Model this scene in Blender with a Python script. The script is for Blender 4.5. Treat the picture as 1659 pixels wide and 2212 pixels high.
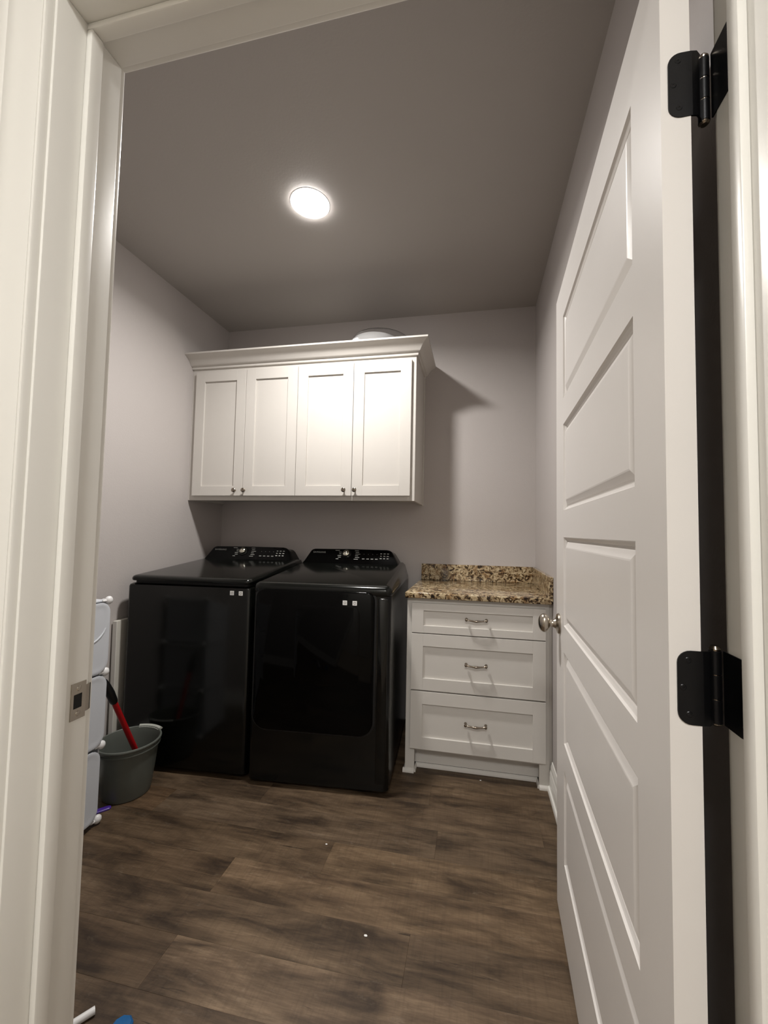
import bpy, bmesh, math, random
from mathutils import Vector, Matrix
random.seed(7)
for o in list(bpy.data.objects):
    bpy.data.objects.remove(o)
S = bpy.context.scene
COL = S.collection
PI = math.pi

# ------------------------------------------------------------------ camera
cd = bpy.data.cameras.new('camera')
cam = bpy.data.objects.new('camera', cd)
COL.objects.link(cam)
S.camera = cam
F_PX, YAW, PITCH, ROLL, EYE = 870.78, 0.1919, 0.0493, 0.0180, 1.2209
cd.sensor_fit = 'VERTICAL'
cd.sensor_height = 36.0
cd.sensor_width = 27.0
cd.lens = F_PX / 2212 * 36.0
cd.shift_x = -(860.54 - 829.5) / 2212
cd.shift_y = (1105.62 - 1106) / 2212
cd.clip_start = 0.01
_f = Vector((-math.sin(YAW), math.cos(YAW), 0))
_r = Vector((math.cos(YAW), math.sin(YAW), 0))
_u = Vector((0, 0, 1))
f2 = _f * math.cos(PITCH) + _u * math.sin(PITCH)
u2 = _u * math.cos(PITCH) - _f * math.sin(PITCH)
r3 = _r * math.cos(ROLL) + u2 * math.sin(ROLL)
u3 = u2 * math.cos(ROLL) - _r * math.sin(ROLL)
M = Matrix(((r3.x, u3.x, -f2.x, 0), (r3.y, u3.y, -f2.y, 0), (r3.z, u3.z, -f2.z, EYE), (0, 0, 0, 1)))
cam.matrix_world = M

# ------------------------------------------------------------------ world, exposure
W = bpy.data.worlds.new('world')
S.world = W
W.use_nodes = True
W.node_tree.nodes['Background'].inputs[0].default_value = (0.9, 0.88, 0.85, 1)
W.node_tree.nodes['Background'].inputs[1].default_value = 0.05
S.view_settings.view_transform = 'Standard'
S.view_settings.look = 'None'
S.view_settings.gamma = 1.0
S.view_settings.use_curve_mapping = False
S.view_settings.exposure = 0.25
ROOM_LAMP = 22.5        # watts of the laundry room's disc light
HALL_LAMP = 48.0        # radiance of the hall's disc light

# ------------------------------------------------------------------ dimensions
L, R, D, H = -1.8464, 0.3667, 2.6732, 2.7036      # left wall, right wall, back wall, ceiling
YF, YH = 0.5628, 0.4536                            # room face and hall face of the front wall
JL, JR, JT = -0.6195, 0.300, 2.0265                # door jamb faces


# ------------------------------------------------------------------ materials
def lin(c):
    return tuple(((v / 255) / 12.92 if v / 255 <= 0.04045 else ((v / 255 + 0.055) / 1.055) ** 2.4) for v in c) + (1,)


def mat(name, rgb, rough=0.5, metal=0.0, bump=0.0, bscale=200.0, coat=0.0, spec=0.5, var=0.0, vscale=3.0, **kw):
    m = bpy.data.materials.new(name)
    m.use_nodes = True
    nt = m.node_tree
    b = nt.nodes['Principled BSDF']
    c = lin(rgb)
    b.inputs['Base Color'].default_value = c
    b.inputs['Roughness'].default_value = rough
    b.inputs['Metallic'].default_value = metal
    b.inputs['Specular IOR Level'].default_value = spec
    b.inputs['Coat Weight'].default_value = coat
    b.inputs['Coat Roughness'].default_value = 0.05
    for k, v in kw.items():
        b.inputs[k].default_value = v
    tc = nt.nodes.new('ShaderNodeTexCoord')
    if var > 0:
        n = nt.nodes.new('ShaderNodeTexNoise')
        n.inputs['Scale'].default_value = vscale
        n.inputs['Detail'].default_value = 4
        nt.links.new(tc.outputs['Object'], n.inputs['Vector'])
        r = nt.nodes.new('ShaderNodeValToRGB')
        r.color_ramp.elements[0].position = 0.3
        r.color_ramp.elements[1].position = 0.7
        r.color_ramp.elements[0].color = tuple(x * (1 - var) for x in c[:3]) + (1,)
        r.color_ramp.elements[1].color = tuple(min(1, x * (1 + var)) for x in c[:3]) + (1,)
        nt.links.new(n.outputs[0], r.inputs[0])
        nt.links.new(r.outputs[0], b.inputs['Base Color'])
    if bump > 0:
        n = nt.nodes.new('ShaderNodeTexNoise')
        n.inputs['Scale'].default_value = bscale
        n.inputs['Detail'].default_value = 3
        nt.links.new(tc.outputs['Object'], n.inputs['Vector'])
        bp = nt.nodes.new('ShaderNodeBump')
        bp.inputs['Strength'].default_value = bump
        bp.inputs['Distance'].default_value = 0.002
        nt.links.new(n.outputs[0], bp.inputs['Height'])
        nt.links.new(bp.outputs[0], b.inputs['Normal'])
    return m


def ramp(nt, stops):
    r = nt.nodes.new('ShaderNodeValToRGB')
    cr = r.color_ramp
    while len(cr.elements) < len(stops):
        cr.elements.new(0.5)
    for e, (p, c) in zip(cr.elements, stops):
        e.position = p
        e.color = lin(c)
    return r


M_WALL = mat('wall_paint', (184, 178, 175), 0.6, bump=0.25, bscale=140, var=0.015, vscale=1.5)
M_CEIL = mat('ceiling_paint', (170, 165, 160), 0.65, bump=0.15, bscale=120, var=0.015, vscale=1.5)
M_TRIM = mat('trim_enamel', (226, 224, 218), 0.30, bump=0.06, bscale=60, var=0.012, vscale=4)
M_DOOR = mat('door_enamel', (218, 214, 210), 0.34, bump=0.06, bscale=90, var=0.01, vscale=4)
M_CAB = mat('cabinet_enamel', (204, 200, 194), 0.6, spec=0.25, bump=0.05, bscale=150, var=0.01, vscale=5)
M_CABIN = mat('cabinet_inside', (190, 180, 160), 0.6, var=0.04)
M_DUSK = mat('black_steel', (24, 25, 23), 0.15, metal=0.45, spec=0.4, var=0.05, vscale=8)
M_WFRONT = mat('black_front_steel', (11, 12, 10), 0.14, metal=0.15, spec=0.42, var=0.05, vscale=8)
M_SIDE = mat('black_side_paint', (26, 27, 25), 0.28, metal=0.2, var=0.05, vscale=6)
M_GLOSS = mat('black_glass', (4, 4, 4), 0.07, spec=0.10, var=0.05, vscale=5)
M_FRAME = mat('charcoal_bezel', (12, 13, 12), 0.12, metal=0.15, spec=0.42, var=0.04, vscale=9)
M_RUBBER = mat('black_rubber', (10, 10, 10), 0.7, var=0.1)
M_NICKEL = mat('satin_nickel', (178, 170, 158), 0.25, metal=1.0, var=0.03, vscale=30)
M_PULL = mat('polished_nickel', (150, 140, 128), 0.16, metal=1.0, var=0.03, vscale=30)
M_CHROME = mat('bright_chrome', (215, 213, 200), 0.12, metal=1.0, var=0.02)
M_BLACKM = mat('black_bronze', (17, 17, 19), 0.32, metal=0.5, bump=0.05, bscale=300, var=0.06, vscale=40)
M_WHITE_P = mat('white_plastic', (226, 226, 226), 0.35, var=0.01)
M_BUCKET = mat('grey_plastic', (92, 96, 90), 0.38, var=0.04, vscale=12, bump=0.05, bscale=300)
M_BUCKET_L = mat('pale_grey_plastic', (176, 178, 170), 0.35, var=0.03)
M_RED = mat('red_plastic', (160, 14, 20), 0.4, var=0.05, vscale=20)
M_BLACKP = mat('black_plastic', (14, 14, 15), 0.4, var=0.05)
M_PURPLE = mat('purple_plastic', (70, 42, 138), 0.35, var=0.08, vscale=40)
M_BLUE = mat('blue_plastic', (16, 92, 150), 0.3, var=0.1, vscale=30)
M_DARKCLOTH = mat('grey_lilac_cloth', (58, 50, 64), 0.8, bump=0.5, bscale=60, var=0.15, vscale=30)
M_BOARD = mat('white_board', (205, 202, 192), 0.45, var=0.02)
M_PRINT = mat('white_print', (170, 170, 165), 0.5, var=0.02)
M_PRINTD = mat('grey_print', (120, 120, 116), 0.5, var=0.02)
M_PAPER = mat('white_sticker', (240, 240, 238), 0.5, var=0.01)
M_SLAB = mat('subfloor', (60, 50, 42), 0.7, var=0.1)
M_HALLF = mat('hall_floor_bounce', (150, 136, 120), 0.5, var=0.06)  # unseen floor, its colour paled to bounce light up to the head jamb
M_HALLW = mat('hall_paint', (205, 200, 192), 0.6, bump=0.2, bscale=140, var=0.015)
M_DARKGAP = mat('shadow_gap', (8, 8, 8), 0.8, var=0.1)

M_FROST = mat('frosted_plastic', (222, 226, 232), 0.38, var=0.01, bump=0.08, bscale=250)
M_FROST.node_tree.nodes['Principled BSDF'].inputs['Transmission Weight'].default_value = 0.22
M_FROST.node_tree.nodes['Principled BSDF'].inputs['IOR'].default_value = 1.3
M_CLEAR = mat('clear_plastic', (250, 250, 250), 0.04, spec=0.5)
M_CLEAR.node_tree.nodes['Principled BSDF'].inputs['Transmission Weight'].default_value = 1.0
M_CLEAR.node_tree.nodes['Principled BSDF'].inputs['IOR'].default_value = 1.25


def emission(name, rgb, strength):
    m = bpy.data.materials.new(name)
    m.use_nodes = True
    nt = m.node_tree
    b = nt.nodes['Principled BSDF']
    b.inputs['Base Color'].default_value = (0.9, 0.9, 0.9, 1)
    b.inputs['Emission Color'].default_value = rgb + (1,)
    b.inputs['Emission Strength'].default_value = strength
    return m


def plank_material():
    m = bpy.data.materials.new('vinyl_plank_wood')
    m.use_nodes = True
    nt = m.node_tree
    N, Lk = nt.nodes, nt.links
    b = N['Principled BSDF']
    tc = N.new('ShaderNodeTexCoord')
    oi = N.new('ShaderNodeObjectInfo')
    mul = N.new('ShaderNodeMath'); mul.operation = 'MULTIPLY'; mul.inputs[1].default_value = 41.0
    Lk.new(oi.outputs['Random'], mul.inputs[0])
    cmb = N.new('ShaderNodeCombineXYZ')
    Lk.new(mul.outputs[0], cmb.inputs[0]); Lk.new(mul.outputs[0], cmb.inputs[2])
    add = N.new('ShaderNodeVectorMath'); add.operation = 'ADD'
    Lk.new(tc.outputs['Object'], add.inputs[0]); Lk.new(cmb.outputs[0], add.inputs[1])

    def noise(sx, sy, scale, detail, rough=0.55, dist=0.0):
        mp = N.new('ShaderNodeMapping')
        mp.inputs['Scale'].default_value = (sx, sy, 1)
        Lk.new(add.outputs[0], mp.inputs['Vector'])
        n = N.new('ShaderNodeTexNoise')
        n.inputs['Scale'].default_value = scale
        n.inputs['Detail'].default_value = detail
        n.inputs['Roughness'].default_value = rough
        n.inputs['Distortion'].default_value = dist
        Lk.new(mp.outputs[0], n.inputs['Vector'])
        return n.outputs[0]

    grain = noise(0.7, 9.0, 3.2, 12, 0.72, 0.5)       # long streaks
    blot = noise(1.3, 5.0, 2.4, 7, 0.6, 0.5)         # dark weathered patches
    saw = noise(26.0, 1.6, 5.0, 4, 0.6)               # saw marks across the board
    fine = noise(5.0, 60.0, 4.0, 6, 0.7)
    r1 = ramp(nt, [(0.24, (74, 59, 46)), (0.42, (100, 83, 65)), (0.58, (116, 98, 78)), (0.80, (138, 120, 98))])
    Lk.new(grain, r1.inputs[0])
    r2 = ramp(nt, [(0.34, (142, 136, 130)), (0.46, (206, 203, 199)), (0.58, (248, 247, 246)), (0.8, (255, 255, 255))])
    Lk.new(blot, r2.inputs[0])
    r3 = ramp(nt, [(0.34, (200, 198, 196)), (0.5, (246, 246, 246)), (0.68, (255, 255, 255))])
    Lk.new(saw, r3.inputs[0])
    r4 = ramp(nt, [(0.3, (205, 203, 200)), (0.6, (255, 255, 255))])
    Lk.new(fine, r4.inputs[0])

    def mulc(a, c, fac=1.0):
        x = N.new('ShaderNodeMixRGB'); x.blend_type = 'MULTIPLY'; x.inputs[0].default_value = fac
        Lk.new(a, x.inputs[1]); Lk.new(c, x.inputs[2])
        return x.outputs[0]
    c = mulc(r1.outputs[0], r2.outputs[0])
    c = mulc(c, r3.outputs[0], 0.32)
    c = mulc(c, r4.outputs[0], 0.7)
    crack = noise(0.9, 26.0, 3.6, 6, 0.6, 0.9)         # dark checks along the grain
    r5 = ramp(nt, [(0.30, (120, 112, 104)), (0.36, (255, 255, 255))])
    Lk.new(crack, r5.inputs[0])
    c = mulc(c, r5.outputs[0], 0.8)
    scuff = noise(4.0, 11.0, 4.0, 9, 0.7, 0.4)         # pale worn flecks
    r6 = ramp(nt, [(0.58, (0, 0, 0)), (0.72, (120, 120, 120))])
    Lk.new(scuff, r6.inputs[0])
    mx = N.new('ShaderNodeMixRGB'); mx.inputs[2].default_value = lin((150, 138, 122))
    Lk.new(r6.outputs[0], mx.inputs[0]); Lk.new(c, mx.inputs[1])
    c = mx.outputs[0]
    c = mulc(c, oi.outputs['Color'])
    Lk.new(c, b.inputs['Base Color'])
    b.inputs['Roughness'].default_value = 0.5
    b.inputs['Specular IOR Level'].default_value = 0.35
    bp = N.new('ShaderNodeBump'); bp.inputs['Strength'].default_value = 0.12; bp.inputs['Distance'].default_value = 0.002
    Lk.new(grain, bp.inputs['Height']); Lk.new(bp.outputs[0], b.inputs['Normal'])
    return m


def granite_material():
    m = bpy.data.materials.new('brown_granite')
    m.use_nodes = True
    nt = m.node_tree
    N, Lk = nt.nodes, nt.links
    b = N['Principled BSDF']
    tc = N.new('ShaderNodeTexCoord')

    def noise(scale, detail, rough=0.6, dist=0.0, off=0.0):
        mp = N.new('ShaderNodeMapping'); mp.inputs['Location'].default_value = (off, off * 2, off)
        Lk.new(tc.outputs['Object'], mp.inputs['Vector'])
        n = N.new('ShaderNodeTexNoise')
        n.inputs['Scale'].default_value = scale; n.inputs['Detail'].default_value = detail
        n.inputs['Roughness'].default_value = rough; n.inputs['Distortion'].default_value = dist
        Lk.new(mp.outputs[0], n.inputs['Vector'])
        return n.outputs[0]
    base = ramp(nt, [(0.3, (120, 103, 76)), (0.45, (170, 150, 117)), (0.6, (200, 184, 152)), (0.75, (164, 147, 122))])
    Lk.new(noise(36, 5, 0.6, 0.8), base.inputs[0])
    dark = ramp(nt, [(0.0, (34, 26, 20)), (0.40, (52, 38, 26)), (0.455, (150, 130, 104)), (0.52, (255, 255, 255))])
    Lk.new(noise(44, 5, 0.62, 1.3, 3.1), dark.inputs[0])
    brown = ramp(nt, [(0.36, (178, 146, 108)), (0.5, (255, 255, 255))])
    Lk.new(noise(24, 3, 0.5, 0.5, 7.7), brown.inputs[0])
    x = N.new('ShaderNodeMixRGB'); x.blend_type = 'MULTIPLY'; x.inputs[0].default_value = 1
    Lk.new(base.outputs[0], x.inputs[1]); Lk.new(dark.outputs[0], x.inputs[2])
    y = N.new('ShaderNodeMixRGB'); y.blend_type = 'MULTIPLY'; y.inputs[0].default_value = 0.8
    Lk.new(x.outputs[0], y.inputs[1]); Lk.new(brown.outputs[0], y.inputs[2])
    Lk.new(y.outputs[0], b.inputs['Base Color'])
    b.inputs['Roughness'].default_value = 0.16
    return m


M_PLANK = plank_material()
M_GRANITE = granite_material()


# ------------------------------------------------------------------ mesh helpers
def bmbox(bm, x0, x1, y0, y1, z0, z1):
    v = [bm.verts.new(p) for p in ((x0, y0, z0), (x1, y0, z0), (x1, y1, z0), (x0, y1, z0),
                                   (x0, y0, z1), (x1, y0, z1), (x1, y1, z1), (x0, y1, z1))]
    for f in ((0, 3, 2, 1), (4, 5, 6, 7), (0, 1, 5, 4), (1, 2, 6, 5), (2, 3, 7, 6), (3, 0, 4, 7)):
        bm.faces.new([v[i] for i in f])


def boxes(*bs, bevel=0.0, seg=2):
    bm = bmesh.new()
    for b in bs:
        t = bmesh.new()
        bmbox(t, *b)
        if bevel > 0:
            bmesh.ops.bevel(t, geom=list(t.edges), offset=bevel, segments=seg, affect='EDGES', profile=0.5)
        merge(bm, t)
    return bm


def merge(bm, other, mx=None):
    me = bpy.data.meshes.new('tmp')
    other.to_mesh(me)
    other.free()
    if mx is not None:
        me.transform(mx)
    bm.from_mesh(me)
    bpy.data.meshes.remove(me)
    return bm


def loft(rings, closed=True, cap0=True, cap1=True):
    """rings: lists of points with equal counts; consecutive rings are skinned."""
    bm = bmesh.new()
    vr = [[bm.verts.new(p) for p in r] for r in rings]
    n = len(rings[0])
    for a, b in zip(vr, vr[1:]):
        for i in range(n if closed else n - 1):
            j = (i + 1) % n
            bm.faces.new((a[i], a[j], b[j], b[i]))
    if cap0:
        bm.faces.new(list(reversed(vr[0])))
    if cap1:
        bm.faces.new(vr[-1])
    return bm


def rrect(x0, x1, y0, y1, r, n=5):
    """rounded rectangle outline, counter-clockwise; r = one radius or four (bl, br, tr, tl)"""
    rs = r if isinstance(r, (list, tuple)) else (r,) * 4
    pts = []
    for (cx, cy, a0, rr) in ((x0, y0, PI, rs[0]), (x1, y0, 1.5 * PI, rs[1]), (x1, y1, 0, rs[2]), (x0, y1, 0.5 * PI, rs[3])):
        ox = cx + rr if cx == x0 else cx - rr
        oy = cy + rr if cy == y0 else cy - rr
        for k in range(n + 1):
            a = a0 + k / n * PI / 2
            pts.append((ox + rr * math.cos(a), oy + rr * math.sin(a)))
    return pts


def plate(x0, x1, z0, z1, y0, y1, r, ch=0.002, n=5):
    """rounded plate standing in the xz plane, front face at y0 (towards -y), chamfered front edge"""
    def ring(ins, y):
        rs = r if isinstance(r, (list, tuple)) else (r,) * 4
        rr = [max(1e-4, q - ins) for q in rs]
        return [(p[0], y, p[1]) for p in rrect(x0 + ins, x1 - ins, z0 + ins, z1 - ins, rr, n)]
    bm = loft([ring(0, y1), ring(0, y0 + ch), ring(ch * 0.35, y0 + ch * 0.35), ring(ch, y0)])
    return bm


def lathe(prof, seg=32, axis='z', cap=True):
    rings = []
    for (r, h) in prof:
        rg = []
        for k in range(seg):
            a = 2 * PI * k / seg
            x, y = r * math.cos(a), r * math.sin(a)
            rg.append((x, y, h) if axis == 'z' else ((x, -h, y) if axis == '-y' else (x, h, -y)))
        rings.append(rg)
    return loft(rings, True, cap, cap)


def tube(pts, rad, seg=10):
    """swept round tube; rad a number or a list"""
    n = len(pts)
    P = [Vector(p) for p in pts]
    rr = rad if isinstance(rad, (list, tuple)) else [rad] * n
    rings = []
    up = Vector((0, 0, 1))
    for i in range(n):
        t = (P[min(i + 1, n - 1)] - P[max(i - 1, 0)]).normalized()
        a = t.cross(up)
        if a.length < 1e-3:
            a = t.cross(Vector((1, 0, 0)))
        a.normalize()
        b = t.cross(a)
        rings.append([tuple(P[i] + rr[i] * (math.cos(2 * PI * k / seg) * a + math.sin(2 * PI * k / seg) * b)) for k in range(seg)])
    return loft(rings)


def prism(poly, fn, t0, t1):
    """extrude 2d polygon; fn(u, v, t) -> point"""
    return loft([[fn(u, v, t0) for (u, v) in poly], [fn(u, v, t1) for (u, v) in poly]])


def obj(name, bm, m, parent=None, smooth=False, loc=None, ang=35):
    bmesh.ops.recalc_face_normals(bm, faces=bm.faces)
    me = bpy.data.meshes.new(name)
    bm.to_mesh(me)
    bm.free()
    me.materials.append(m)
    if smooth:
        for p in me.polygons:
            p.use_smooth = True
        try:
            me.set_sharp_from_angle(angle=math.radians(ang))
        except Exception:
            pass
    o = bpy.data.objects.new(name, me)
    COL.objects.link(o)
    if loc:
        o.location = loc
    if parent:
        o.parent = parent
    return o


def tag(o, label=None, cat=None, group=None, kind=None):
    if label: o['label'] = label
    if cat: o['category'] = cat
    if group: o['group'] = group
    if kind: o['kind'] = kind
    return o


def thing(name, label, cat, loc=(0, 0, 0), rz=0.0, group=None, kind=None):
    o = bpy.data.objects.new(name, None)
    o.empty_display_size = 0.1
    COL.objects.link(o)
    o.location = loc
    o.rotation_euler = (0, 0, rz)
    return tag(o, label, cat, group, kind)


def struct(name, bm, m, label, cat, smooth=False):
    return tag(obj(name, bm, m, None, smooth), label, cat, kind='structure')


def dup(o, parent=None):
    c = o.copy()
    COL.objects.link(c)
    if parent: c.parent = parent
    for ch in list(o.children):
        dup(ch, c)
    return c


# ------------------------------------------------------------------ shell
HX0, HX1, HY0 = -1.55, 1.35, -1.75      # hall extents
flo = struct('floor', boxes((L - .1, R + .1, YH, D + .1, -.06, -.0045)), M_SLAB,
             'dark weathered wood-look vinyl plank floor of the laundry room', 'floor')
struct('wall_left', boxes((L - .1, L, YH, D + .1, -.06, H + .1)), M_WALL, 'warm grey painted wall left of the black washer', 'wall')
struct('wall_right', boxes((R, R + .1, YH, D + .1, -.06, H + .1)), M_WALL, 'warm grey painted wall behind the open door', 'wall')
struct('wall_back', boxes((L, R, D, D + .1, -.06, H + .1)), M_WALL, 'warm grey painted back wall behind the cabinets', 'wall')
struct('ceiling', boxes((L, R, YH, D, H, H + .1)), M_CEIL, 'grey painted ceiling of the laundry room', 'ceiling')
struct('wall_front', boxes((L, JL - .019, YH, YF, -.06, H), (JR + .019, R, YH, YF, -.06, H), (JL - .019, JR + .019, YH, YF, JT + .042, H)),
       M_WALL, 'wall around the open doorway', 'wall')
# hall on the camera's side of the doorway
struct('floor_hall', boxes((HX0, HX1, HY0, YH, -.06, 0)), M_HALLF, 'unseen hall floor outside the doorway, paled to bounce light', 'floor')
struct('ceiling_hall', boxes((HX0, HX1, HY0, YH, H, H + .1)), M_HALLW, 'pale hall ceiling outside the doorway', 'ceiling')
struct('wall_hall_left', boxes((HX0 - .1, HX0, HY0, YH, -.06, H + .1)), M_HALLW, 'pale hall wall to the left of the doorway', 'wall')
struct('wall_hall_right', boxes((HX1, HX1 + .1, HY0, YH, -.06, H + .1)), M_HALLW, 'pale hall wall to the right of the doorway', 'wall')
struct('wall_hall_back', boxes((HX0, HX1, HY0 - .1, HY0, -.06, H + .1)), M_HALLW, 'pale hall wall facing the doorway', 'wall')
struct('wall_hall_front', boxes((R + .1, HX1, YH, YF, -.06, H + .1)), M_HALLW, 'pale hall wall right of the doorway casing', 'wall')

# planks: rows run along x, each a part of the floor
ROW0, RW = 1.718, 0.1475
JOINT = {0: -1.365, -1: -0.536, -2: -0.871, -3: -0.187, -4: -0.871, -5: -1.40, -6: -0.5, 1: -0.95, 2: -0.2}
TONE = {(-4, 1): (1.24, 1.23, 1.24), (-4, 0): (0.74, 0.70, 0.66), (-3, 0): (0.95, 0.93, 0.9), (-3, 1): (0.86, 0.84, 0.82),
        (-2, 1): (1.08, 1.04, 0.98), (-2, 0): (0.92, 0.88, 0.82), (-1, 1): (1.2, 1.17, 1.1), (-1, 0): (0.82, 0.79, 0.74),
        (0, 1): (0.92, 0.92, 0.92), (0, 0): (0.95, 0.86, 0.76), (-5, 1): (1.02, 1.0, 1.0), (-5, 0): (0.74, 0.7, 0.66), (-6, 0): (0.78, 0.74, 0.7)}
for row in range(-9, 7):
    y0, y1 = ROW0 + (row - 1) * RW, ROW0 + row * RW
    y0, y1 = max(y0, YH), min(y1, D)
    if y1 - y0 < 0.03:
        continue
    j = JOINT.get(row, -0.9 + 0.37 * ((row * 7) % 4))
    xs = sorted({L, R} | {j + 1.22 * k for k in range(-3, 4) if L + .05 < j + 1.22 * k < R - .05})
    kj = xs.index(j)
    for k, (a, b) in enumerate(zip(xs, xs[1:])):
        o = obj('plank', boxes((-(b - a) / 2 + .00015, (b - a) / 2 - .00015, -(y1 - y0) / 2 + .00015, (y1 - y0) / 2 - .00015, -.0045, 0), bevel=.0003, seg=1),
                M_PLANK, flo, loc=((a + b) / 2, (y0 + y1) / 2, 0))
        t = TONE.get((row, k - kj + 1))
        if t is None:
            q = random.uniform(0.8, 1.05)
            t = (q, q * .98, q * .95)
        o.color = t + (1,)

# ------------------------------------------------------------------ door frame, casings, baseboards
ST0, ST1, STP = .4985, .5195, .011       # stop: hall side y, room side y, proud by


def jamb(name, x0, x1, z1, label):
    return struct(name, boxes((x0, x1, YH, YF, 0, z1), bevel=.0015), M_TRIM, label, 'door jamb', True)


jl = jamb('trim_1', JL - .019, JL, JT, 'white left door jamb with the metal strike plate')
obj('stop', boxes((JL, JL + STP, ST0, ST1, 0, JT - STP), bevel=.0025), M_TRIM, jl, True)
jr = jamb('trim_2', JR, JR + .019, JT + .0215, 'white right door jamb carrying the black hinges')
obj('stop', boxes((JR - STP, JR, ST0, ST1, 0, JT + .0215 - STP), bevel=.0025), M_TRIM, jr, True)
HT = .0236                               # the head runs slightly out of level


def lean(bm):
    for v in bm.verts:
        v.co.z += HT * (v.co.x - JL)
    return bm


jh = struct('trim_3', lean(boxes((JL - .019, JR + .019, YH, YF, JT, JT + .019), bevel=.0015)), M_TRIM, 'white head jamb across the top of the doorway', 'door jamb', True)
obj('stop', lean(boxes((JL, JR, ST0, ST1, JT - STP, JT), bevel=.0025)), M_TRIM, jh, True)
# strike plate: flat plate with a curved lip, a latch hole and two screws
sp = obj('strike_plate', bmesh.new(), M_NICKEL, jl)
bm = bmesh.new()
zc = .944
out = [(.5345, zc - .0285), (.5585, zc - .0285), (.5625, zc - .022), (.5650, zc - .019), (.5650, zc + .019), (.5625, zc + .022), (.5585, zc + .0285), (.5345, zc + .0285)]
hole = [(.5385, zc - .011), (.552, zc - .011), (.552, zc + .011), (.5385, zc + .011)]
merge(bm, boxes((JL, JL + .0016, .5345, .5585, zc - .0285, zc - .011), (JL, JL + .0016, .5345, .5585, zc + .011, zc + .0285),
                (JL, JL + .0016, .5345, .5385, zc - .011, zc + .011), (JL, JL + .0016, .552, .5585, zc - .011, zc + .011)))
lipp = [(.5585, JL + .0016), (.5625, JL + .0014), (.5660, JL + .0004), (.5690, JL - .0015), (.5690, JL - .0030), (.5655, JL - .0010), (.562, JL), (.5585, JL)]
merge(bm, prism([(y, x) for y, x in lipp], lambda u, v, t: (v, u, t), zc - .021, zc + .021))
bmesh.ops.recalc_face_normals(bm, faces=bm.faces)
bm.to_mesh(sp.data); bm.free()
obj('latch_hole', boxes((JL + .0001, JL + .0006, .5385, .552, zc - .011, zc + .011)), M_DARKGAP, sp)
for dz in (-.0195, .0195):
    obj('screw', lathe([(.0001, 0), (.0042, 0), (.0034, .0009), (.0001, .0012)], 14, 'z').copy() if False else
        merge(bmesh.new(), lathe([(.0042, 0), (.0034, .0009), (.0002, .0012)], 14, 'z'), Matrix.Translation((JL + .0016, .5465, zc + dz)) @ Matrix.Rotation(PI / 2, 4, 'Y')),
        M_NICKEL, sp, True)

# casing profile: (distance from the opening edge, thickness)
CAS = [(0, 0), (0, .009), (.0015, .0115), (.004, .0125), (.0065, .0115), (.008, .0095), (.0085, .0105), (.016, .0125), (.024, .0135),
       (.030, .0150), (.034, .0165), (.044, .0170), (.047, .0150), (.049, .0165), (.055, .0175), (.058, .0165), (.0585, 0)]


def casing_v(name, xe, sgn, yw, ysgn, z1, label):
    bm = prism(CAS, lambda u, v, t: (xe + sgn * u, yw + ysgn * v, t), 0, z1)
    return struct(name, bm, M_TRIM, label, 'door casing', True)


RV = .004
CAS_R = CAS
CAS = [(u if u < .0086 else .0085 + (u - .0085) * 1.5, v) for u, v in CAS]
casing_v('trim_4', JL - RV, -1, YH, -1, JT + RV + .0585, 'white fluted casing at the left edge of the doorway')
casing_v('trim_5', JR + RV, 1, YH, -1, JT + RV + .0585, 'white fluted casing at the right edge beyond the hinges')
struct('trim_6', lean(prism(CAS, lambda u, v, t: (t, YH - v, JT + RV + u), JL - RV, JR + RV)), M_TRIM, 'white fluted casing over the doorway on the hall side', 'door casing', True)
CAS = CAS_R
casing_v('trim_7', JL - RV, -1, YF, 1, JT + RV + .0585, 'white casing left of the doorway on the room side')
casing_v('trim_8', JR + RV, 1, YF, 1, JT + RV + .0585, 'white casing right of the doorway behind the hinges')
struct('trim_9', lean(prism(CAS, lambda u, v, t: (t, YF + v, JT + RV + u), JL - RV, JR + RV)), M_TRIM, 'white casing over the doorway on the room side', 'door casing', True)

BASE = [(0, 0), (.024, 0), (.024, .012), (.021, .018), (.0145, .021), (.0145, .070), (.0125, .074), (.0145, .078), (.0125, .090), (.009, .098),
        (.0105, .103), (.0085, .118), (.0045, .128), (.004, .1335), (0, .1335)]
struct('baseboard_right', prism(BASE, lambda u, v, t: (R - u, t, v), YF + .02, 2.0960), M_TRIM, 'white moulded baseboard on the right wall behind the door', 'baseboard', True)
struct('baseboard_left', prism(BASE, lambda u, v, t: (L + u, t, v), YF, 1.78), M_TRIM, 'white moulded baseboard on the left wall behind the plastic rack', 'baseboard', True)
struct('baseboard_front', prism(BASE, lambda u, v, t: (t, YF + u, v), L + .024, JL - RV - .06), M_TRIM, 'white moulded baseboard left of the doorway', 'baseboard', True)

# ------------------------------------------------------------------ door (local x along the door, local +y towards the room, z up)
DH = Vector((.2357, .5634, 0))
DE = Vector((.2727, 1.4766, 0)) - DH
door = thing('door_1', 'white five-panel door standing open against the right wall', 'door', DH, math.atan2(DE.y, DE.x), kind='structure')
DW, DT, Z0, Z1 = .914, .0349, .012, 2.041
UA, UB = .1173, .7740
PZ = [(1.6535, 1.9200), (1.2975, 1.5693), (.9395, 1.2130), (.5850, .8590), (.2295, .5058)]
fr = bmesh.new()
fb = [(0, UA, -DT, 0, Z0, Z1), (UB, DW, -DT, 0, Z0, Z1)]
zz = [Z1] + [z for a, b in PZ for z in (b, a)] + [Z0]
for k in range(0, len(zz), 2):
    fb.append((UA, UB, -DT, 0, zz[k + 1], zz[k]))
for b in fb:
    bmbox(fr, *b)
bmesh.ops.remove_doubles(fr, verts=fr.verts, dist=1e-6)
obj('stiles_and_rails', fr, M_DOOR, door)


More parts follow.
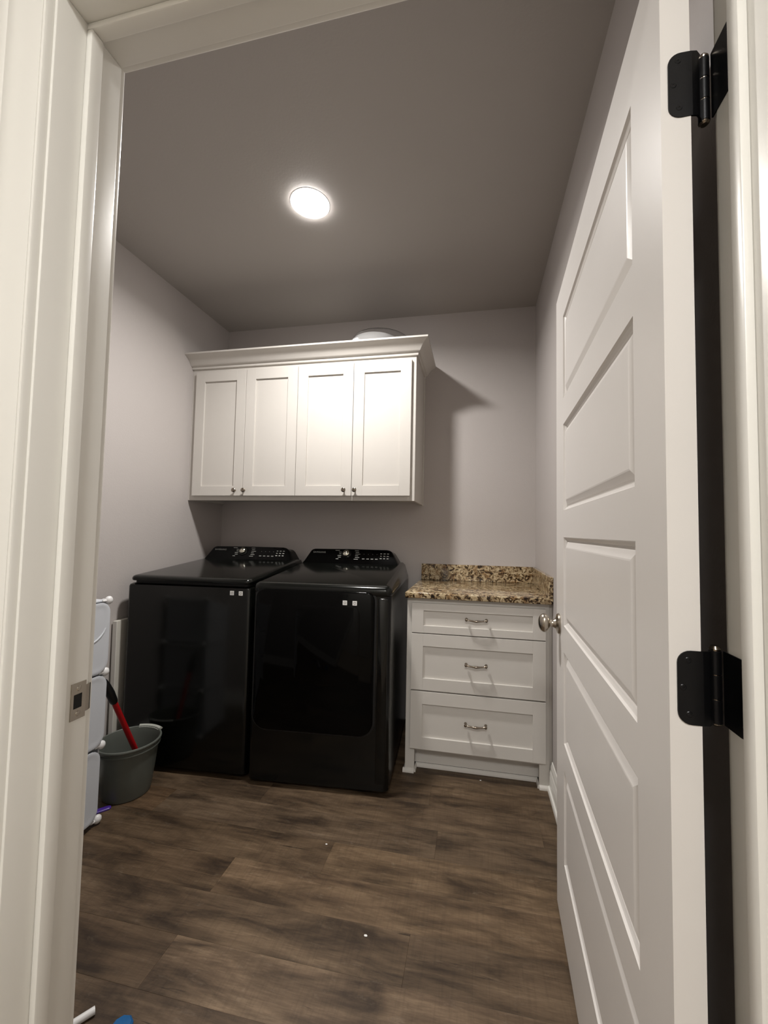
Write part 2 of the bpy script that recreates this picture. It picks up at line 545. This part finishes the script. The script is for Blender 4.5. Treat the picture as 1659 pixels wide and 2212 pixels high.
def door_panel(z0, z1):
    prof = [(0, 0), (.0025, .0045), (.009, .0085), (.0105, .0115), (.0130, .0115), (.0165, .0085), (.030, .0025), (.033, .0020)]
    front = [[(UA + i, -d, z0 + i), (UB - i, -d, z0 + i), (UB - i, -d, z1 - i), (UA + i, -d, z1 - i)] for i, d in prof]
    back = [[(p[0], -DT - p[1], p[2]) for p in r] for r in front]
    return loft(list(reversed(front)) + back)


for a, b in PZ:
    obj('panel', door_panel(a, b), M_DOOR, door)
# knob (axis along local +y)
KU, KZ = .8555, .929
kb = obj('door_knob', merge(bmesh.new(), lathe([(.0005, 0), (.033, 0), (.0335, .003), (.031, .007), (.024, .009), (.0165, .0125), (.0125, .020), (.0118, .028), (.0135, .031), (.012, .0335), (.0005, .0335)], 36, 'y')),
         M_NICKEL, door, True, loc=(KU, 0, KZ))
bm = bmesh.new()
bmesh.ops.create_uvsphere(bm, u_segments=28, v_segments=18, radius=1)
bmesh.ops.scale(bm, vec=(.0235, .0195, .0305), verts=bm.verts)
obj('knob_grip', bm, M_NICKEL, kb, True, loc=(0, .0475, 0))
obj('latch_plate', boxes((DW - .001, DW + .0012, -.030, -.005, KZ - .0285, KZ + .0285), bevel=.0008), M_NICKEL, door)
# black hinges: leaf on the door edge (faces the hall), barrel, leaf on the jamb
dinv = (Matrix.Translation(DH) @ Matrix.Rotation(math.atan2(DE.y, DE.x), 4, 'Z')).inverted()
BX, BY = .2925, .5755
for zc in (1.815, 1.037):
    h = .0445
    pts = rrect(.2440, .2725, zc - h, zc + h, (.0155, .0005, .0005, .0155), 6)
    bm = prism(pts, lambda u, v, t: (u, t, v), .5612, .5630)
    merge(bm, prism([(.2715, .5612), (.2790, .5622), (.2855, .5680), (.2880, .5720), (.2868, .5736), (.2840, .5696), (.2780, .5642), (.2715, .5630)],
                    lambda u, v, t: (u, v, t), zc - h, zc + h))
    # knuckles
    for k in range(3):
        a, b = zc - h + 2 * h / 3 * k, zc - h + 2 * h / 3 * (k + 1) - .0006
        merge(bm, lathe([(.0060, a), (.0068, a + .0008), (.0068, b - .0008), (.0060, b)], 18), Matrix.Translation((BX, BY, 0)))
    jp = rrect(.5232, .5700, zc - h, zc + h, (.0155, .0005, .0005, .0155), 6)
    merge(bm, prism(jp, lambda u, v, t: (t, u, v), JR - .0014, JR + .0004))
    bm.transform(dinv)
    hg = tag(obj('hinge', bm, M_BLACKM, door, True), 'black hinge with rounded leaves')
    pin = lathe([(.0040, zc - h - .003), (.0062, zc - h - .001), (.0062, zc + h), (.0066, zc + h + .0015), (.0045, zc + h + .005), (.0004, zc + h + .0055)], 16)
    pin.transform(dinv @ Matrix.Translation((BX, BY, 0)))
    tag(obj('pin', pin, M_PULL, hg, True), 'worn brassy hinge pin')
    for (x, z) in ((.2560, zc + .033), (.2500, zc), (.2565, zc - .032)):
        s = lathe([(.0038, 0), (.0030, .0006), (.0016, .0006), (.0012, .0001), (.0001, .0001)], 14, '-y')
        s.transform(dinv @ Matrix.Translation((x, .5612, z)))
        obj('screw', s, M_BLACKM, hg, True)
    for (y, z) in ((.5330, zc + .033), (.5290, zc), (.5330, zc - .033)):
        s = merge(bmesh.new(), lathe([(.0038, 0), (.0030, .0006), (.0016, .0006), (.0012, .0001), (.0001, .0001)], 14, 'z'), Matrix.Rotation(-PI / 2, 4, 'Y'))
        s.transform(dinv @ Matrix.Translation((JR - .0014, y, z)))
        obj('screw', s, M_BLACKM, hg, True)

# ------------------------------------------------------------------ ceiling light
LX, LY = -.7553, 1.6500
cl = thing('ceiling_light', 'round white disc light glowing in the middle of the ceiling', 'light', (LX, LY, H))
obj('trim_ring', lathe([(.088, 0), (.088, -.001), (.0768, -.0016), (.0768, 0)], 48), M_WHITE_P, cl, True)
obj('diffuser', lathe([(.0764, -.0004), (.0764, -.0052), (.0735, -.0070), (.052, -.0086), (.026, -.0092), (.0005, -.0094)], 48),
    emission('lamp_diffuser', (1.0, .965, .925), 95.0), cl, True)
al = bpy.data.lights.new('lamp_beam', 'AREA')
al.shape = 'DISK'
al.size = .145
al.energy = ROOM_LAMP
al.color = (1.0, .965, .925)
al.spread = math.radians(160)
ao = bpy.data.objects.new('lamp_beam', al)
COL.objects.link(ao)
ao.parent = cl
ao.location = (0, 0, -.0106)
hl = thing('hall_ceiling_light', 'wide round flush light on the hall ceiling outside the doorway', 'light', (-.05, -1.05, H))
obj('trim_ring', lathe([(.315, 0), (.315, -.02), (.300, -.03), (.300, 0)], 40), M_WHITE_P, hl, True)
obj('diffuser', lathe([(.2999, -.004), (.2999, -.030), (.18, -.036), (.0005, -.038)], 40), emission('hall_diffuser', (1.0, .985, .955), HALL_LAMP), hl, True)


# ------------------------------------------------------------------ cabinets
def shaker(name, x0, x1, z0, z1, yf, st, rt, rb, parent, depth=.019):
    """five-piece front: frame with a recessed flat panel; front face at yf"""
    o = obj(name, boxes((x0, x0 + st, yf, yf + depth, z0, z1), (x1 - st, x1, yf, yf + depth, z0, z1),
                        (x0 + st - .0005, x1 - st + .0005, yf, yf + depth, z0, z0 + rb), (x0 + st - .0005, x1 - st + .0005, yf, yf + depth, z1 - rt, z1), bevel=.0008, seg=1),
            M_CAB, parent)
    obj('panel', boxes((x0 + st - .004, x1 - st + .004, yf + .0095, yf + .0155, z0 + rb - .004, z1 - rt + .004)), M_CAB, o)
    return o


def bow_pull(x0, x1, z, yf, parent):
    pts, rad = [], []
    n = 26
    for k in range(n + 1):
        t = k / n
        x = x0 - .004 + (x1 - x0 + .008) * t
        e = abs(2 * t - 1)
        dz = -.0035 * math.sin(PI * t) + .004 * (e ** 6)
        dy = -.0195 - .005 * math.sin(PI * t)
        pts.append((x, yf + dy, z + dz + .002))
        rad.append(.0042 + .0022 * math.exp(-((t - .5) / .13) ** 2) + .0030 * max(0, e - .82) / .18)
    h = obj('handle', tube(pts, rad, 12), M_PULL, parent, True)
    for x in (x0, x1):
        obj('post', merge(bmesh.new(), lathe([(.0075, 0), (.0068, .003), (.0048, .007), (.0045, .0145), (.0064, .0195), (.0066, .024), (.0035, .0262), (.0003, .0266)], 16, '-y'),
                          Matrix.Translation((x, yf, z + .002))), M_PULL, h, True)
    return h


# base cabinet with three drawers
BX0, BX1, BY0 = -.350, .3535, 2.0966
bc = thing('base_cabinet', 'white drawer cabinet with three drawers under the granite top', 'cabinet', ((BX0 + BX1) / 2, BY0, 0))


def rel(bm, root):
    bm.transform(Matrix.Translation(-Vector(root.location)))
    return bm


def ro(name, bm, m, root, parent=None, smooth=False):
    return obj(name, rel(bm, root), m, parent or root, smooth)


def shift(o, root):
    o.location = -Vector(root.location)


ro('carcass', boxes((BX0, BX0 + .018, BY0 + .019, D, 0, .882), (BX1 - .018, BX1, BY0 + .019, D, 0, .882), (BX0 + .018, BX1 - .018, BY0 + .07, D, .10, .118),
                    (BX0 + .018, BX1 - .018, D - .012, D, .118, .882)), M_CAB, bc)
ro('face_frame', boxes((BX0, BX0 + .0475, BY0, BY0 + .019, 0, .882), (BX1 - .0475, BX1, BY0, BY0 + .019, 0, .882),
                       (BX0 + .047, BX1 - .047, BY0, BY0 + .019, .850, .882), (BX0 + .047, BX1 - .047, BY0, BY0 + .019, .112, .135),
                       (BX0 + .047, BX1 - .047, BY0, BY0 + .019, .405, .425), (BX0 + .047, BX1 - .047, BY0, BY0 + .019, .690, .715), bevel=.0008, seg=1), M_CAB, bc)
ro('filler_strip', boxes((BX1, R - .0005, BY0 + .006, BY0 + .019, .0, .882)), M_CAB, bc)
ro('toe_kick', boxes((BX0 + .018, BX1 - .018, 2.158, 2.170, .02, .118)), M_CAB, bc)
SH = [(0, 0), (.0125, 0), (.0125, .006), (.0105, .0125), (.006, .0165), (0, .0185)]
bm = prism(SH, lambda u, v, t: (t, 2.158 - u, v), BX0 + .0475, BX1 - .0475)
for a, b in ((BX0 - .010, BX0 + .0475), (BX1 - .0475, BX1 + .0125)):
    merge(bm, prism(SH, lambda u, v, t: (t, BY0 - u, v), a, b))
for a, sg in ((BX0 + .0475, 1), (BX1 - .0475, -1)):
    merge(bm, prism(SH, lambda u, v, t: (a + sg * u * .6, t, v), BY0, 2.158))
merge(bm, prism(SH, lambda u, v, t: (BX0 - u * .8, t, v), BY0, BY0 + .2))
ro('shoe_molding', bm, M_CAB, bc, smooth=True)
DF = 2.0776
for (z0, z1, rt, rb, hz) in ((.7065, .8570, .0375, .0375, .7862), (.4195, .7015, .0620, .0600, .5640), (.1265, .4125, .0625, .0600, .2742)):
    o = shaker('drawer', -.3235, .3345, z0, z1, DF, .0610, rt, rb, bc)
    h = bow_pull(-.0455, .0525, hz, DF, o)
    o.location = -Vector(bc.location)

# granite top
ct = thing('countertop', 'speckled brown granite countertop with backsplash on the drawer cabinet', 'countertop', (0, 2.35, .882))
ro('slab', boxes((-.358, R - .0005, 2.063, D - .0005, .8822, .912), bevel=.004, seg=3), M_GRANITE, ct, smooth=True)
ro('backsplash', boxes((-.353, R - .0205, D - .0205, D - .0005, .9122, 1.0140), bevel=.0015), M_GRANITE, ct)
tag(ro('side_splash', boxes((R - .0202, R - .0005, 2.0640, D - .0005, .9122, 1.0140), bevel=.0015), M_GRANITE, ct), 'granite splash along the right wall')

# upper cabinet
UX0, UX1, UY0, UZ0, UZ1 = L + .001, -.355, 2.3089, 1.4008, 2.300
uc = thing('wall_cabinet', 'long white four-door wall cabinet with crown molding above the washer and dryer', 'cabinet', ((UX0 + UX1) / 2, UY0, UZ0))
ro('carcass', boxes((UX0, UX0 + .018, UY0 + .019, D - .0005, UZ0, UZ1), (UX1 - .018, UX1, UY0 + .019, D - .0005, UZ0, UZ1),
                    (UX0 + .018, UX1 - .018, UY0 + .019, D - .0005, UZ0 + .018, UZ0 + .036), (UX0 + .018, UX1 - .018, UY0 + .019, D - .0005, UZ1 - .018, UZ1),
                    (UX0 + .018, UX1 - .018, D - .012, D - .0005, UZ0 + .036, UZ1 - .018), bevel=.0006, seg=1), M_CAB, uc)
ro('face_frame', boxes((UX0, UX0 + .045, UY0, UY0 + .019, UZ0, UZ1), (UX1 - .045, UX1, UY0, UY0 + .019, UZ0, UZ1), (UX0 + .044, UX1 - .044, UY0, UY0 + .019, UZ0, UZ0 + .045),
                       (UX0 + .044, UX1 - .044, UY0, UY0 + .019, UZ1 - .09, UZ1), (-1.110, -1.075, UY0, UY0 + .019, UZ0 + .044, UZ1 - .089), bevel=.0008, seg=1), M_CAB, uc)
ro('scribe_strip', boxes((UX1, UX1 + .0065, D - .022, D - .0005, UZ0 - .004, UZ1 - .03), bevel=.0015), M_CAB, uc)
# crown: profile (projection, height) swept along front and right return with a mitre
CR = [(0, 2.262), (.010, 2.262), (.012, 2.268), (.012, 2.276), (.0205, 2.279), (.026, 2.287), (.034, 2.300), (.046, 2.314), (.060, 2.325), (.072, 2.331), (.076, 2.3335), (.0765, 2.343), (.0665, 2.343), (.0, 2.290)]
rings = [[(UX0, UY0 - u * 1.12, z) for u, z in CR], [(UX1 + u, UY0 - u * 1.12, z) for u, z in CR], [(UX1 + u, D - .0005, z) for u, z in CR]]
ro('crown_molding', loft(rings), M_CAB, uc, smooth=True)
UF = UY0 - .019
kx = (-1.4960, -1.4309, -.7758, -.7089)
for k, (a, b) in enumerate(((-1.8065, -1.4475), (-1.4445, -1.0950), (-1.0912, -.7345), (-.7318, -.3800))):
    o = shaker('cabinet_door', a, b, 1.4295, 2.2370, UF, .0655, .0660, .0610, uc)
    obj('knob', merge(bmesh.new(), lathe([(.0055, 0), (.005, .004), (.0042, .010), (.0055, .0145), (.0110, .017), (.0138, .0205), (.0138, .0225), (.0115, .0255), (.006, .0275), (.0003, .028)], 22, '-y'),
                      Matrix.Translation((kx[k], UF, 1.4630))), M_PULL, o, True)
    o.location = -Vector(uc.location)

# clear dome and white dish lying on top of the wall cabinet
dm = thing('cake_dome', 'clear plastic dome over a white dish on top of the wall cabinet', 'dish', (-.625, 2.478, UZ1))
dm.scale = (1.0, 1.0, .92)
obj('dish', lathe([(.150, .0), (.168, .010), (.180, .05), (.176, .115), (.155, .148), (.10, .165), (.0005, .170), (.0005, .163), (.10, .158), (.151, .142), (.170, .112), (.174, .05), (.160, .012), (.146, .005)], 56), M_WHITE_P, dm, True).location = (-.022, 0, 0)
obj('dome', lathe([(.189, .0), (.192, .03), (.192, .125), (.182, .157), (.145, .174), (.08, .184), (.0005, .188), (.0005, .1855), (.079, .1817), (.144, .1717), (.1802, .1552), (.1898, .124), (.1898, .03), (.187, 0)], 56), M_CLEAR, dm, True).location = (.010, 0, 0)

# small clear cup on the counter
cu = tag(obj('cup', lathe([(.0005, .0), (.019, .0), (.0205, .003), (.0245, .075), (.0255, .0765), (.0245, .078), (.0230, .0765), (.0192, .005), (.0005, .004)], 28), M_CLEAR, None, True,
             loc=(-.196, 2.615, .9121)), 'small clear plastic cup standing against the granite backsplash', 'cup')


# ------------------------------------------------------------------ washer and dryer
MW = .686


def top_loft(x0, x1, y0, y1, rings, r, slope, yref=0.0):
    rs = []
    for ins, z, sl in rings:
        rr = max(.004, r - ins)
        rs.append([(p[0], p[1], z + (sl * slope * max(0, p[1] - yref))) for p in rrect(x0 + ins, x1 - ins, y0 + ins, y1 - ins, (rr, rr, .006, .006), 6)])
    return loft(rs)


CS0 = Vector((0, .600, 1.002))                       # console plane: bottom edge, direction up the slope
CUP = Vector((0, .06, .10)).normalized()
CN = Vector((0, -.10, .06)).normalized()


def console(root, lettering=True, dial_x=.29):
    c2 = [(.004, -.012), (.030, .030), (.055, .090), (.061, .104), (.070, .113), (.085, .1175), (.30, .1205), (.56, .1190), (.578, .1150), (.590, .107), (.598, .094), (.628, .035), (.652, -.012)]
    bk = [(.0, -.012), (.026, .030), (.050, .090), (.056, .104), (.066, .113), (.082, .1175), (.30, .1205), (.565, .1190), (.584, .1150), (.598, .107), (.608, .094), (.640, .035), (.664, -.012)]

    def P(u, s, d=0.0):
        return CS0 + Vector((u, 0, 0)) + CUP * s - CN * d
    ctr = (.33, .05)

    def ins(poly, q):
        return [(ctr[0] + (u - ctr[0]) * (1 - q), ctr[1] + (s - ctr[1]) * (1 - q * 3)) for u, s in poly]
    r0 = [tuple(P(u, s, 0)) for u, s in ins(c2, .012)]
    r1 = [tuple(P(u, s, .004)) for u, s in c2]
    r2 = [tuple(P(u, s, .03)) for u, s in bk]
    r3 = [(u, .745, P(u, s, .03).z) for u, s in bk]
    co = obj('control_panel', loft([r3, r2, r1, r0]), M_GLOSS, root, True)

    def place(bm, u, s, d=.0):
        R3 = Matrix(((1, 0, 0), tuple(), ())) if False else None
        mx = Matrix(((1, 0 * CUP.x, CN.x, 0), (0, CUP.y, CN.y, 0), (0, CUP.z, CN.z, 0), (0, 0, 0, 1)))
        p = P(u, s, -d)
        bm.transform(Matrix.Translation(p) @ mx)
        return bm
    dl = obj('dial', place(lathe([(.0305, 0), (.0310, .003), (.0280, .006), (.0235, .0065), (.0005, .0065)], 36), dial_x, .082, 0), M_FRAME, co, True)
    tag(dl, 'dark dial ring')
    obj('dial_knob', place(lathe([(.0225, .006), (.0225, .012), (.0205, .018), (.0130, .0235), (.0040, .026), (.0004, .0262)], 36), dial_x, .082, 0), M_CHROME, co, True)
    # cycle names printed either side of the dial, too small to read: short strokes
    pr = bmesh.new()
    rnd = random.Random(3)
    for k in range(6):
        s = .046 + k * .0122
        w = .021 + rnd.uniform(-.007, .008)
        x1 = dial_x - .040 - (.014 if k in (0, 5) else 0) + .006
        merge(pr, place(boxes((x1 - w, x1, -.0013, .0013, 0, .0004)), 0, s))
        w = .026 + rnd.uniform(-.008, .008)
        x0 = dial_x + .058 + (.0 if 0 < k < 5 else -.006)
        merge(pr, place(boxes((x0, x0 + w, -.0013, .0013, 0, .0004)), 0, s))
    tag(obj('printed_cycles', pr, M_PRINT, co), kind='stuff')
    pr = bmesh.new()
    for k in range(4):
        merge(pr, place(boxes((.405 + k * .028, .421 + k * .028, -.0028, .0028, 0, .0004)), 0, .050))
        merge(pr, place(boxes((.412 + k * .028, .416 + k * .028, -.0012, .0012, 0, .0004)), 0, .083))
    tag(obj('printed_options', pr, M_PRINTD, co), kind='stuff')
    pr = bmesh.new()
    for i in range(3):
        for k in range(3):
            w = rnd.uniform(.004, .007)
            merge(pr, place(boxes((.524 + k * .022 - w, .524 + k * .022 + w, -.0024, .0024, 0, .0004)), 0, .055 + i * .017))
    tag(obj('printed_settings', pr, M_PRINT, co), kind='stuff')
    cv = bpy.data.curves.new('txt', 'FONT')
    cv.body = 'SAMSUNG'
    cv.size = .0165
    cv.extrude = .0002
    cv.space_character = 1.15
    tmp = bpy.data.objects.new('txt', cv)
    COL.objects.link(tmp)
    dg = bpy.context.evaluated_depsgraph_get()
    me = bpy.data.meshes.new_from_object(tmp.evaluated_get(dg))
    bpy.data.objects.remove(tmp)
    b2 = bmesh.new(); b2.from_mesh(me); bpy.data.meshes.remove(me)
    b2.transform(Matrix.Translation((.078, 0, .0003)))
    tag(obj('lettering', place(b2, 0, .086), M_PRINTD, co), kind='stuff')
    return co


def sticker(root, x, z, y):
    s = obj('sticker', boxes((x - .0105, x + .0105, y - .0006, y, z - .0105, z + .0105)), M_PAPER, root)
    bm = boxes((x - .0055, x + .0055, y - .0008, y - .0006, z + .0035, z + .0055), (x - .0055, x + .0055, y - .0008, y - .0006, z - .0055, z - .0035),
               (x - .0055, x - .0035, y - .0008, y - .0006, z - .0035, z + .0035), (x + .0035, x + .0055, y - .0008, y - .0006, z - .0035, z + .0035))
    obj('printed_square', bm, M_PRINTD, s)


def feet(root):
    for x in (.06, MW - .06):
        for y in (.07, .69):
            obj('foot', lathe([(.022, 0), (.024, .004), (.020, .010), (.012, .012), (.012, .032)], 18), M_RUBBER, root, True, loc=(x, y, 0))


# dryer (right)
dr = thing('dryer', 'black front-loading dryer with a large dark glass door beside the drawer cabinet', 'dryer', (-1.0723, 1.8228, 0), math.radians(3.8))
bm = loft([[(p[0], p[1], z) for p in rrect(0.0 + i, MW - i, .012 + i, .75 - i, (.030, .030, .008, .008), 6)] for i, z in ((.004, .030), (0, .034), (0, .918))])
obj('housing', bm, M_SIDE, dr, True)
obj('front_panel', loft([[(p[0], p[1], z) for p in rrect(0.001, MW - .001, -.002, .05, (.028, .028, .004, .004), 7)] for z in (.028, .914)]), M_FRAME, dr, True)
obj('top_panel', top_loft(-.002, MW + .002, -.006, .75, ((.003, .916, 0), (0, .921, 0), (0, .938, 0), (.003, .947, 0), (.009, .9545, .3), (.018, .9595, .8), (.032, .9630, 1.0)), .034, .083), M_DUSK, dr, True, )
gs = obj('door_gap_shade', plate(.0155, .6175, .262, .9405, -.0045, .0, (.075, .075, .050, .050), .001, 8), M_RUBBER, dr, True)  # matte black plate standing in for the shaded gap round the door
dd = obj('glass_door', plate(.0235, .6080, .270, .9330, -.0150, -.0040, (.068, .068, .042, .042), .005, 8), M_GLOSS, dr, True)
obj('window', plate(.225, .540, .490, .862, -.0156, -.0149, (.05, .05, .04, .04), .0004, 7), M_GLOSS, dd, True)
obj('side_column', plate(.6240, .6720, .060, .905, -.0060, .0, (.006, .006, .006, .006), .003, 4), M_FRAME, dr, True)
sticker(dr, .466, .8815, -.0150)
sticker(dr, .5135, .8812, -.0150)
obj('printed_strip', boxes((.4765, .5030, -.0154, -.0150, .8785, .8845)), M_FRAME, dr)
console(dr, dial_x=.300)
feet(dr)

# washer (left)
wa = thing('washer', 'black top-loading washer with a flat front standing near the left wall', 'washer', (-1.7790, 1.8040, 0), math.radians(3.1))
bm = loft([[(p[0], p[1], z) for p in rrect(0.0 + i, MW - i, 0.0 + i, .75 - i, (.026, .026, .008, .008), 7)] for i, z in ((.006, .022), (0, .030), (0, .915), (.003, .924), (.012, .930), (.020, .932))])
obj('housing', bm, M_WFRONT, wa, True)
obj('neck', top_loft(.022, MW - .018, .018, .70, ((0, .930, 0), (0, .950, 1)), .03, .083), M_RUBBER, wa, True)
obj('lid', top_loft(.012, MW - .004, -.004, .69, ((.010, .9435, 0), (.003, .9455, .3), (0, .9520, .6), (.001, .9590, .8), (.006, .9655, 1), (.015, .9690, 1), (.030, .9710, 1)), .036, .083), M_DUSK, wa, True)
sticker(wa, .5855, .9005, -.0004)
sticker(wa, .6320, .9002, -.0004)
obj('printed_strip', boxes((.596, .621, -.0012, .0010, .8975, .9035)), M_FRAME, wa)
co = console(wa, dial_x=.285)
feet(wa)

# ------------------------------------------------------------------ plastic cube rack against the left wall
RX1, RX0, RY1, RY0 = -1.515, L + .03, 1.452, 1.085
LV = (.020, .317, .615, .911)
rk = thing('cube_rack', 'white frosted plastic cube rack three cubes tall beside the left door jamb', 'rack', ((RX0 + RX1) / 2, (RY0 + RY1) / 2, 0))


def rpanel(name, u0, u1, v0, v1, fn, groove=True, r=.05):
    """panel in its own plane with a raised rim; fn(u, v, d) -> point, d outwards"""
    def ring(i, d):
        rr = max(.004, r - i)
        return [fn(p[0], p[1], d) for p in rrect(u0 + i, u1 - i, v0 + i, v1 - i, rr, 6)]
    bm = loft([ring(0, -.002), ring(0, .003), ring(.002, .004), ring(.012, .0042), ring(.019, .0022), ring(.03, .002)])
    bm.transform(Matrix.Translation(-Vector(rk.location)))
    o = obj(name, bm, M_FROST, rk, True)
    return o


for k in range(3):
    z0, z1 = LV[k] + .012, LV[k + 1] - .010
    lean = .010 if k == 0 else 0.0
    d = rpanel('door_panel', RY0 + .002, RY1 + .001 - (.012 if k == 0 else 0), z0 - .006, z1 + .006, lambda u, v, q: (RX1 + .006 + q * .6, u, v), r=.045)
    if k == 2:
        rib = tube([(RX1 + .0075 - rk.location.x, RY1 - a - rk.location.y, z) for a, z in ((.016, .800), (.024, .786), (.036, .772), (.052, .760), (.072, .751), (.10, .745), (.14, .743), (.20, .748), (.26, .762), (.31, .785))], .0035, 8)
        obj('curved_rib', rib, M_FROST, d, True)
    rpanel('side_panel', RX0 + .008, RX1 - .008, z0 - .004, z1 + .004, lambda u, v, q: (u, RY1 - .006 + q, v), r=.012)
    rpanel('side_panel', RX0 + .008, RX1 - .008, z0 - .004, z1 + .004, lambda u, v, q: (u, RY0 + .006 - q, v), r=.012)
    rpanel('back_panel', RY0 + .008, RY1 - .008, z0 - .004, z1 + .004, lambda u, v, q: (RX0 + .003 - q, u, v), r=.012)
for z in LV:
    rpanel('shelf_panel', RX0 + .008, RX1 - .004, RY0 + .008, RY1 - .008, lambda u, v, q: (u, v, z + q), r=.012)
bm0 = bmesh.new()
bmesh.ops.create_uvsphere(bm0, u_segments=16, v_segments=10, radius=.0165)
bmesh.ops.scale(bm0, vec=(.8, 1, 1.05), verts=bm0.verts)
for a in ((-.030, 0, 0), (0, -.030, 0)):
    merge(bm0, tube([(0, 0, 0), a], [.008, .005], 8))
first = None
for z in LV:
    for (x, sx) in ((RX1 - .004, 1), (RX0, -1)):
        for (y, sy) in ((RY1 + .002, 1), (RY0 - .002, -1)):
            if first is None:
                first = obj('connector', bm0, M_WHITE_P, rk, True)
                c = first
            else:
                c = first.copy(); COL.objects.link(c)
            c.location = Vector((x, y, max(z, .0175))) - Vector(rk.location)
            c.rotation_euler = (0, 0, 0 if (sx, sy) == (1, 1) else PI / 2 if (sx, sy) == (-1, 1) else PI if (sx, sy) == (-1, -1) else -PI / 2)

# ------------------------------------------------------------------ bucket, handled mop, board, odds and ends
bk = thing('bucket', 'grey plastic bucket standing in front of the black washer', 'bucket', (-1.576, 1.655, 0))
BH = .238
obj('body', lathe([(.0005, .004), (.086, .004), (.090, .0), (.0945, .003), (.097, .012), (.108, .10), (.1195, .205), (.1265, .207), (.1275, .211), (.1265, .214), (.1235, .215), (.1245, .223), (.127, .224), (.1300, .228), (.1315, .233), (.1300, .2375), (.1265, .239),
                   (.1235, .237), (.1205, .226), (.1165, .205), (.105, .10), (.0935, .016), (.088, .010), (.0005, .010)], 56), M_BUCKET, bk, True)
bm = loft([[(r * math.cos(a), r * math.sin(a), z) for r, z in ((.1215, .2335), (.128, .241), (.137, .2425), (.143, .238), (.141, .233), (.132, .2325))] for a in [math.radians(62 + 6 * k) for k in range(10)]])
tag(obj('pouring_lip', bm, M_BUCKET_L, bk, True), 'pale grey lip on the rim')

A, B = Vector((-1.5620, 1.4890, .5720)), Vector((-1.555, 1.7430, .030))
mp = thing('mop_handle', 'red stick with a black grip leaning in the grey bucket', 'mop', B)
d = A - B
obj('shaft', tube([(0, 0, 0), tuple(d * .35), tuple(d * .80)], .0115, 14), M_RED, mp, True)
obj('grip', tube([tuple(d * q) for q in (.765, .775, .80, .86, .93, .975, 1.0)], [.0118, .0145, .0165, .0175, .0140, .0095, .003], 16), M_BLACKP, mp, True)
obj('brush_head', lathe([(.0005, -.012), (.020, -.012), (.024, -.004), (.022, .012), (.014, .030), (.0120, .05)], 18), M_BLACKP, mp, True)

bd = thing('folded_board', 'flat white board standing on edge between the washer and the left wall', 'board', (L + .028, 1.79, 0))
bd.rotation_euler = (0, math.radians(-.6), 0)
obj('panel', boxes((-.0115, .0125, 0, .27, 0, .735), bevel=.003), M_BOARD, bd)
obj('edge_band', boxes((-.0118, .0128, -.0012, .0022, .002, .733), bevel=.001), M_TRIM, bd)

tag(obj('sachet', loft([[(p[0], p[1], z) for p in rrect(-.036 + i, .036 - i, -.013 + i, .013 - i, .010, 5)] for i, z in ((.002, 0), (0, .002), (0, .006), (.003, .009))]), M_PURPLE, None, True,
        loc=(-1.572, 1.520, 0)), 'small purple plastic piece on the floor beside the bucket', 'plastic piece').rotation_euler = (0, 0, .9)
bt = thing('bottle', 'small blue plastic bottle cap end at the bottom edge of the photo', 'bottle', (-.805, .862, 0))
obj('body', lathe([(.0005, 0), (.026, 0), (.029, .004), (.0295, .035), (.024, .042), (.0005, .042)], 9), M_BLUE, bt, True, ang=20)
obj('cap', lathe([(.024, .042), (.025, .044), (.0245, .055), (.020, .0595), (.0005, .061)], 9), M_BLUE, bt, True, ang=20)
rd = tag(obj('rod', tube([(0, 0, 0), (-.12, -.16, 0)], [.0085, .0085], 12), M_WHITE_P, None, True, loc=(-.930, .912, .0085)), 'white plastic rod lying on the floor by the left jamb', 'rod')
bm = bmesh.new()
bmesh.ops.create_icosphere(bm, subdivisions=3, radius=.05)
rnd = random.Random(5)
for v in bm.verts:
    n = v.co.normalized()
    k = 1 + .18 * math.sin(9 * n.x + 2) * math.sin(7 * n.y) + rnd.uniform(-.03, .03)
    v.co = Vector((v.co.x * k * 1.1, v.co.y * k * .8, max(-.026, v.co.z * k * .55)))
tag(obj('rag', bm, M_DARKCLOTH, None, True, loc=(-1.085, .858, .026)), 'crumpled dark rag on the floor at the foot of the left jamb', 'rag')

for (x, y, s, lab) in ((-.318, 1.240, .0045, 'tiny white crumb on the floor nearest the doorway'), (-.563, 1.552, .0035, 'tiny white crumb on the floor beside a plank end joint'),
                       (.03, 2.098, .0035, 'tiny white crumb on the floor in front of the drawer cabinet')):
    bm = bmesh.new()
    bmesh.ops.create_icosphere(bm, subdivisions=1, radius=s)
    bmesh.ops.scale(bm, vec=(1.4, .8, .5), verts=bm.verts)
    tag(obj('crumb', bm, M_PAPER, None, loc=(x, y, s * .5)), lab, 'crumb')
